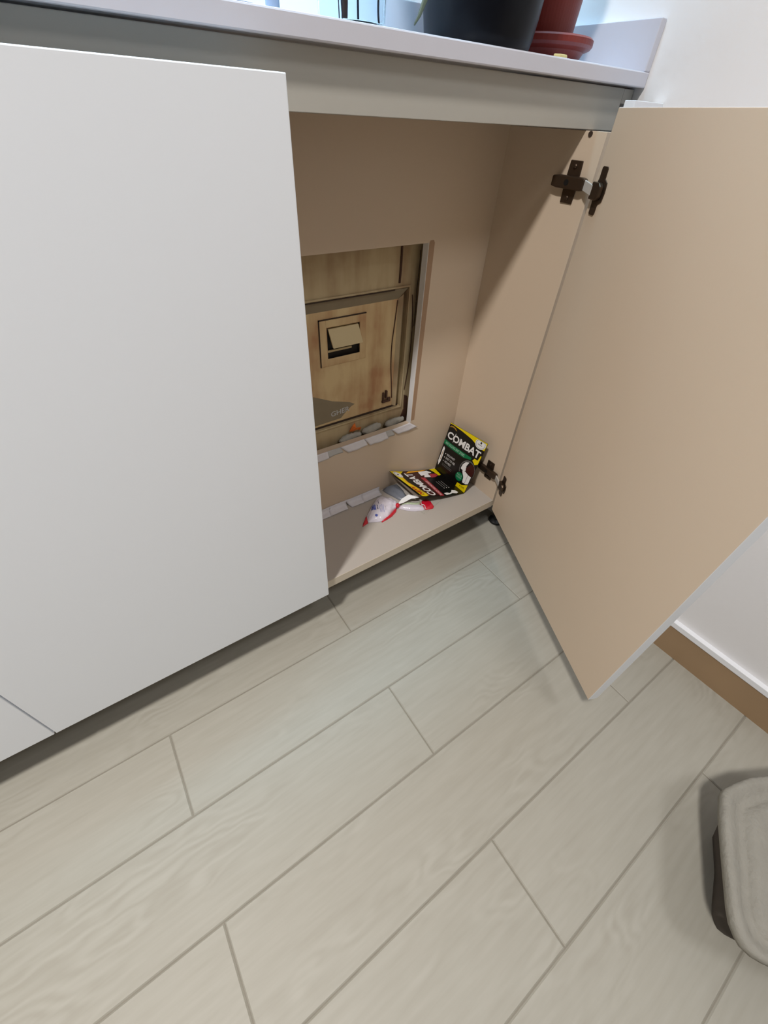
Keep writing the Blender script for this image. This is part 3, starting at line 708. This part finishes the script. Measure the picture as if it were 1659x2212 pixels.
V, F = tube([(.3190,.0780,.1390),(.3235,.0880,.1405),(.3200,.0960,.1400),(.3290,.1085,.1380)], .0008); link('seam_line', V, F, M['paper'], sa)
# blue print on the left lobe, draped by casting down on it
bpy.context.view_layer.update()
def drape(name, polys, m, step=.0):
    inv = lob.matrix_world.inverted(); V = []; F = []
    for poly in polys:
        n0 = len(V); ok = True; pts = []
        for (x, y) in poly:
            o_ = inv @ Vector((x, y, .30)); hit, loc, nn, idx = lob.ray_cast(o_, Vector((0, 0, -1)))
            if not hit: ok = False; break
            pts.append((lob.matrix_world @ loc) + Vector((0, 0, .0005)))
        if ok: V += pts; F.append(tuple(range(n0, n0+len(pts))))
    if V: link(name, V, F, m, sa, recalc=False)
def rot_rect(cx_, cy_, lx, ly, a):
    ca, sa_ = math.cos(a), math.sin(a)
    return [(cx_+ca*u-sa_*v, cy_+sa_*u+ca*v) for u, v in ((-lx/2,-ly/2),(lx/2,-ly/2),(lx/2,ly/2),(-lx/2,ly/2))]
def grid_rect(cx_, cy_, lx, ly, a, nx, ny, fill=1.0):
    ca, sa_ = math.cos(a), math.sin(a); R_ = []
    for i in range(nx):
        for j in range(ny):
            u = -lx/2+lx*(i+.5)/nx; v = -ly/2+ly*(j+.5)/ny
            R_.append(rot_rect(cx_+ca*u-sa_*v, cy_+sa_*u+ca*v, lx/nx*fill, ly/ny*fill, a))
    return R_
pa_ang = math.atan2(.040, .018)        # writing runs along the wide end
drape('blue_logo', grid_rect(.2055,.1440,.019,.011, pa_ang, 8, 5, 1.02), M['bagblue'])
drape('blue_seal', [[(.1985+.0038*math.cos(t_), .1190+.0038*math.sin(t_)) for t_ in (2*math.pi*k/12 for k in range(12))]], M['bagblue'])
drape('blue_small_print', sum([grid_rect(.2160+.0028*i,.1310-.0014*i,.022,.0007, pa_ang, 10, 1, 1.0) for i in range(4)], []), M['bagblue'])
drape('dark_lettering', grid_rect(.2140,.1390,.016,.0032, pa_ang, 5, 1, .7)+grid_rect(.2250,.1520,.010,.0024, pa_ang, 4, 1, .7)+grid_rect(.2300,.1270,.016,.0012, pa_ang, 5, 1, .6), M['bagdark'])

# ------------------------------------------------------------------ on the worktop
ZW = .9071
p1 = empty('potted_plant', (.318,.118,ZW), 'glossy black plant pot with white script, drooping leaf at its left', 'plant')
V, F = lathe([(.058,0),(.0640,.002),(.0672,.012),(.0700,.030),(.0735,.060),(.0790,.100),(.0840,.150),(.088,.152),(.088,.170),(.084,.170),(.080,.158),(.078,.150)], (.318,.118,ZW+.0002), 64)
link('pot', V, F[:-1], M['blackpot'], p1, smooth=True)
V, F = lathe([(.078,0),(.02,.004)], (.318,.118,ZW+.148), 32); link('soil', V, F, M['soil'], p1)
# script lettering wrapped round the pot
Vt, Ft = text_mesh('flourish', .008, .25)
V = []
for u, v in Vt:
    a = math.radians(-118 + 52*u); z = ZW + .0445 + .010*v; r_ = .0735 + (z-ZW-.060)*.12 + .0006
    V.append((.318+r_*math.cos(a), .118+r_*math.sin(a), z))
sc = [] 
for k in range(9):                      # row of looping pen strokes
    a = math.radians(-122 + 6.0*k); z0 = ZW+.0425+.0012*math.sin(k*2.1); r_ = .0728+.0006
    def q(da, dz, k=k, a=a, z0=z0): return (.318+(r_+dz*.055)*math.cos(a+da), .118+(r_+dz*.055)*math.sin(a+da), z0+dz)
    sc.append(tube([q(-.03,.020), q(-.01,.004), q(.015,0), q(.03,.006), q(.02,.020)], .0007, 6))
V, F = multi(sc)
link('script_lettering', V, F, M['paper'], p1)
def leafm(pts, wid, parent, m, name='leaf', side=(0,1,0)):
    side = Vector(side); V = []; F = []; n = len(pts)
    for i, p in enumerate(pts):
        t_ = i/(n-1); ww = wid*math.sin(math.pi*(.08+.9*t_))**.8; p = Vector(p)
        for s in (-1, 0, 1): V.append(p+side*s*ww+Vector((0,0,-.001 if s else .001)))
    N = len(V); V += [v-Vector((0,0,.0008)) for v in V]
    for i in range(n-1):
        for j in range(2):
            a = i*3+j; F.append((a,a+1,a+4,a+3)); F.append((N+a,N+a+3,N+a+4,N+a+1))
    loop = [0,1,2]+[i*3+2 for i in range(1,n)]+[(n-1)*3+1,(n-1)*3]+[i*3 for i in range(n-2,0,-1)]
    for k in range(len(loop)):
        a, b = loop[k], loop[(k+1) % len(loop)]; F.append((a,b,b+N,a+N))
    return link(name, V, F, m, parent, smooth=True)
leafm([(.262,.085,1.060),(.240,.085,1.088),(.226,.087,1.060),(.219,.089,1.005),(.2145,.09,.960),(.2100,.09,.938),(.2035,.09,.926),(.1975,.09,.9185)], .0038, p1, M['leaf'], side=(.75,-.5,0))
for k in range(5):
    a = 1.1+k*1.2; c = Vector((.318,.118,1.055))
    leafm([c+Vector((math.cos(a)*r_, math.sin(a)*r_*.6, h_)) for r_, h_ in ((.005,0),(.02,.07),(.045,.11),(.075,.12),(.10,.10))], .010, p1, M['leaf'], side=(-math.sin(a), math.cos(a), 0))

p2 = empty('plant_pot', (.468,.150,ZW), 'brick red plastic plant pot on saucer behind the black pot', 'plant pot')
V, F = lathe([(.048,.0002),(.052,.004),(.058,.014),(.066,.017),(.0685,.020),(.0685,.0255),(.066,.0275),(.060,.0265),(.054,.0130),(.030,.011)], (.4730,.148,ZW), 64)
link('saucer', V, F, M['redpot'], p2, bevel=0)
V, F = lathe([(.040,.0132),(.0425,.015),(.0455,.045),(.0500,.090),(.0560,.135),(.060,.136),(.0610,.152),(.057,.152),(.052,.138)], (.4650,.150,ZW), 64)
link('pot', V, F[:-1], M['redpot'], p2)
V, F = lathe([(.052,0),(.02,.003)], (.4650,.150,ZW+.136), 32); link('soil', V, F, M['soil'], p2)
V, F = prism([(.3930,.0560),(.4000,.0500),(.4120,.0500),(.4200,.0560),(.4090,.0620)], .0003, .0040, fr((0,0,ZW), (1,0,0), (0,1,0), (0,0,1)))
setp(link('fallen_leaf', V, F, M['yleaf'], bevel=.001), 'small yellowed leaf piece on worktop below red saucer', 'leaf')

# clear vase with cuttings
vs = empty('glass_vase', (.112,.079,ZW), 'clear glass vase with thin dark stems near the worktop edge', 'vase')
V, F = lathe([(.0300,0),(.0325,.001),(.0332,.004),(.0338,.12),(.0326,.12),(.0318,.004),(.0300,.002)], (.1120,.0790,ZW+.0002), 48)
link('glass', V, F, M['glass'], vs, smooth=True)
def st(name, pts, r_, m):
    V, F = tube(pts, r_, 10); link(name, V, F, m, vs, smooth=True)
st('stem', [(.0880,.0620,ZW+.0025),(.0872,.0622,ZW+.02),(.0866,.063,ZW+.05),(.088,.080,1.10)], .0005, M['dstem'])
st('stem', [(.0902,.0600,ZW+.0025),(.0888,.0605,ZW+.02),(.0872,.062,ZW+.05),(.092,.082,1.10)], .0005, M['dstem'])
st('stem', [(.0925,.0600,ZW+.0028),(.0935,.0600,ZW+.03),(.0945,.063,ZW+.07),(.104,.080,1.12)], .0029, M['stem'])
st('stem', [(.1045,.0550,ZW+.0028),(.1040,.0560,ZW+.03),(.1040,.060,ZW+.07),(.115,.080,1.10)], .0010, M['dstem'])
st('stem', [(.1320,.0610,ZW+.0028),(.1302,.0600,ZW+.012),(.1305,.0600,ZW+.024),(.1340,.063,ZW+.06),(.134,.080,1.10)], .0010, M['dstem'])
for k, (x, z) in enumerate(((.090,1.10),(.104,1.12),(.115,1.10),(.134,1.10))):
    leafm([(x,.080,z-.004),(x-.012+.008*k,.10,z+.03),(x-.02+.014*k,.11,z+.06),(x-.025+.016*k,.12,z+.07)], .008, vs, M['leaf'])

# dark blue flat item and blue-grey slim item at the left end of the worktop
V, F = prism([(-.075,.0480),(.0010,.0560),(.0010,.0620),(-.010,.0900),(-.075,.0900)], .0002, .0022, fr((0,0,ZW), (1,0,0), (0,1,0), (0,0,1)))
setp(link('blue_mat', V, F, M['bluething'], bevel=.0006), 'thin dark blue mat corner at the worktop edge, left of vase', 'mat')
V, F = lathe([(.0055,0),(.0065,.002),(.0065,.070),(.0045,.078),(.0030,.100),(.0010,.102)], (.0345,.092,ZW+.0002), 24)
setp(link('slim_bottle', V, F, M['bluegrey'], smooth=False), 'slim blue-grey upright container between the blue mat and glass vase', 'bottle')

# ------------------------------------------------------------------ moulded box in the lower right corner
bn = empty('storage_box', (.35,-.79,0), 'rough grey-beige low box with rounded corners at the lower right', 'box')
outl = [(.4188,-.6794),(.3900,-.6640),(.3612,-.6545),(.3422,-.6495),(.3307,-.6505),(.3000,-.6640),(.2602,-.6864),(.2057,-.7179),(.1930,-.7270),(.1855,-.7370),(.1822,-.7448),(.1840,-.7570),(.1896,-.7678),(.2150,-.8050),(.2500,-.8500),(.3000,-.8900),(.3600,-.9150),(.4200,-.9150),(.4700,-.8900),(.5050,-.8500),(.5150,-.8000),(.5000,-.7450),(.4650,-.7050)]
cc = Vector((.350,-.790))
def loopv(inset, z, wob=0.0):
    R_ = []
    n = len(outl)
    for i, p in enumerate(outl):
        v = Vector(p)-cc; L = v.length; v = v*(1-inset/L)
        R_.append((cc.x+v.x, cc.y+v.y, z+wob*math.sin(i*1.7)))
    return R_
def shell(prof, cap=True):
    V = []; F = []; n = len(outl)
    for ins, z in prof: V += loopv(ins, z, .0006 if z > .11 else 0)
    for i in range(len(prof)-1):
        for k in range(n): F.append((i*n+k, i*n+(k+1) % n, (i+1)*n+(k+1) % n, (i+1)*n+k))
    F.append(tuple(range(n))[::-1]); q0 = (len(prof)-1)*n
    V.append((cc.x, cc.y, prof[-1][1]-.001)); F += [(q0+k, q0+(k+1) % n, len(V)-1) for k in range(n)]
    return V, F
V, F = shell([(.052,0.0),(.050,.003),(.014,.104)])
link('box_body', V, F, M['binbody'], bn, smooth=True)['label'] = 'side wall below the rim, painted dark as its shadow'
V, F = shell([(.009,.104),(.001,.105),(0.0,.112),(0.0,.119),(.004,.1225),(.011,.1215),(.018,.1170),(.029,.1120),(.033,.1150),(.038,.1205),(.045,.1215),(.060,.1180)])
link('box_lid', V, F, M['bin'], bn, smooth=True)
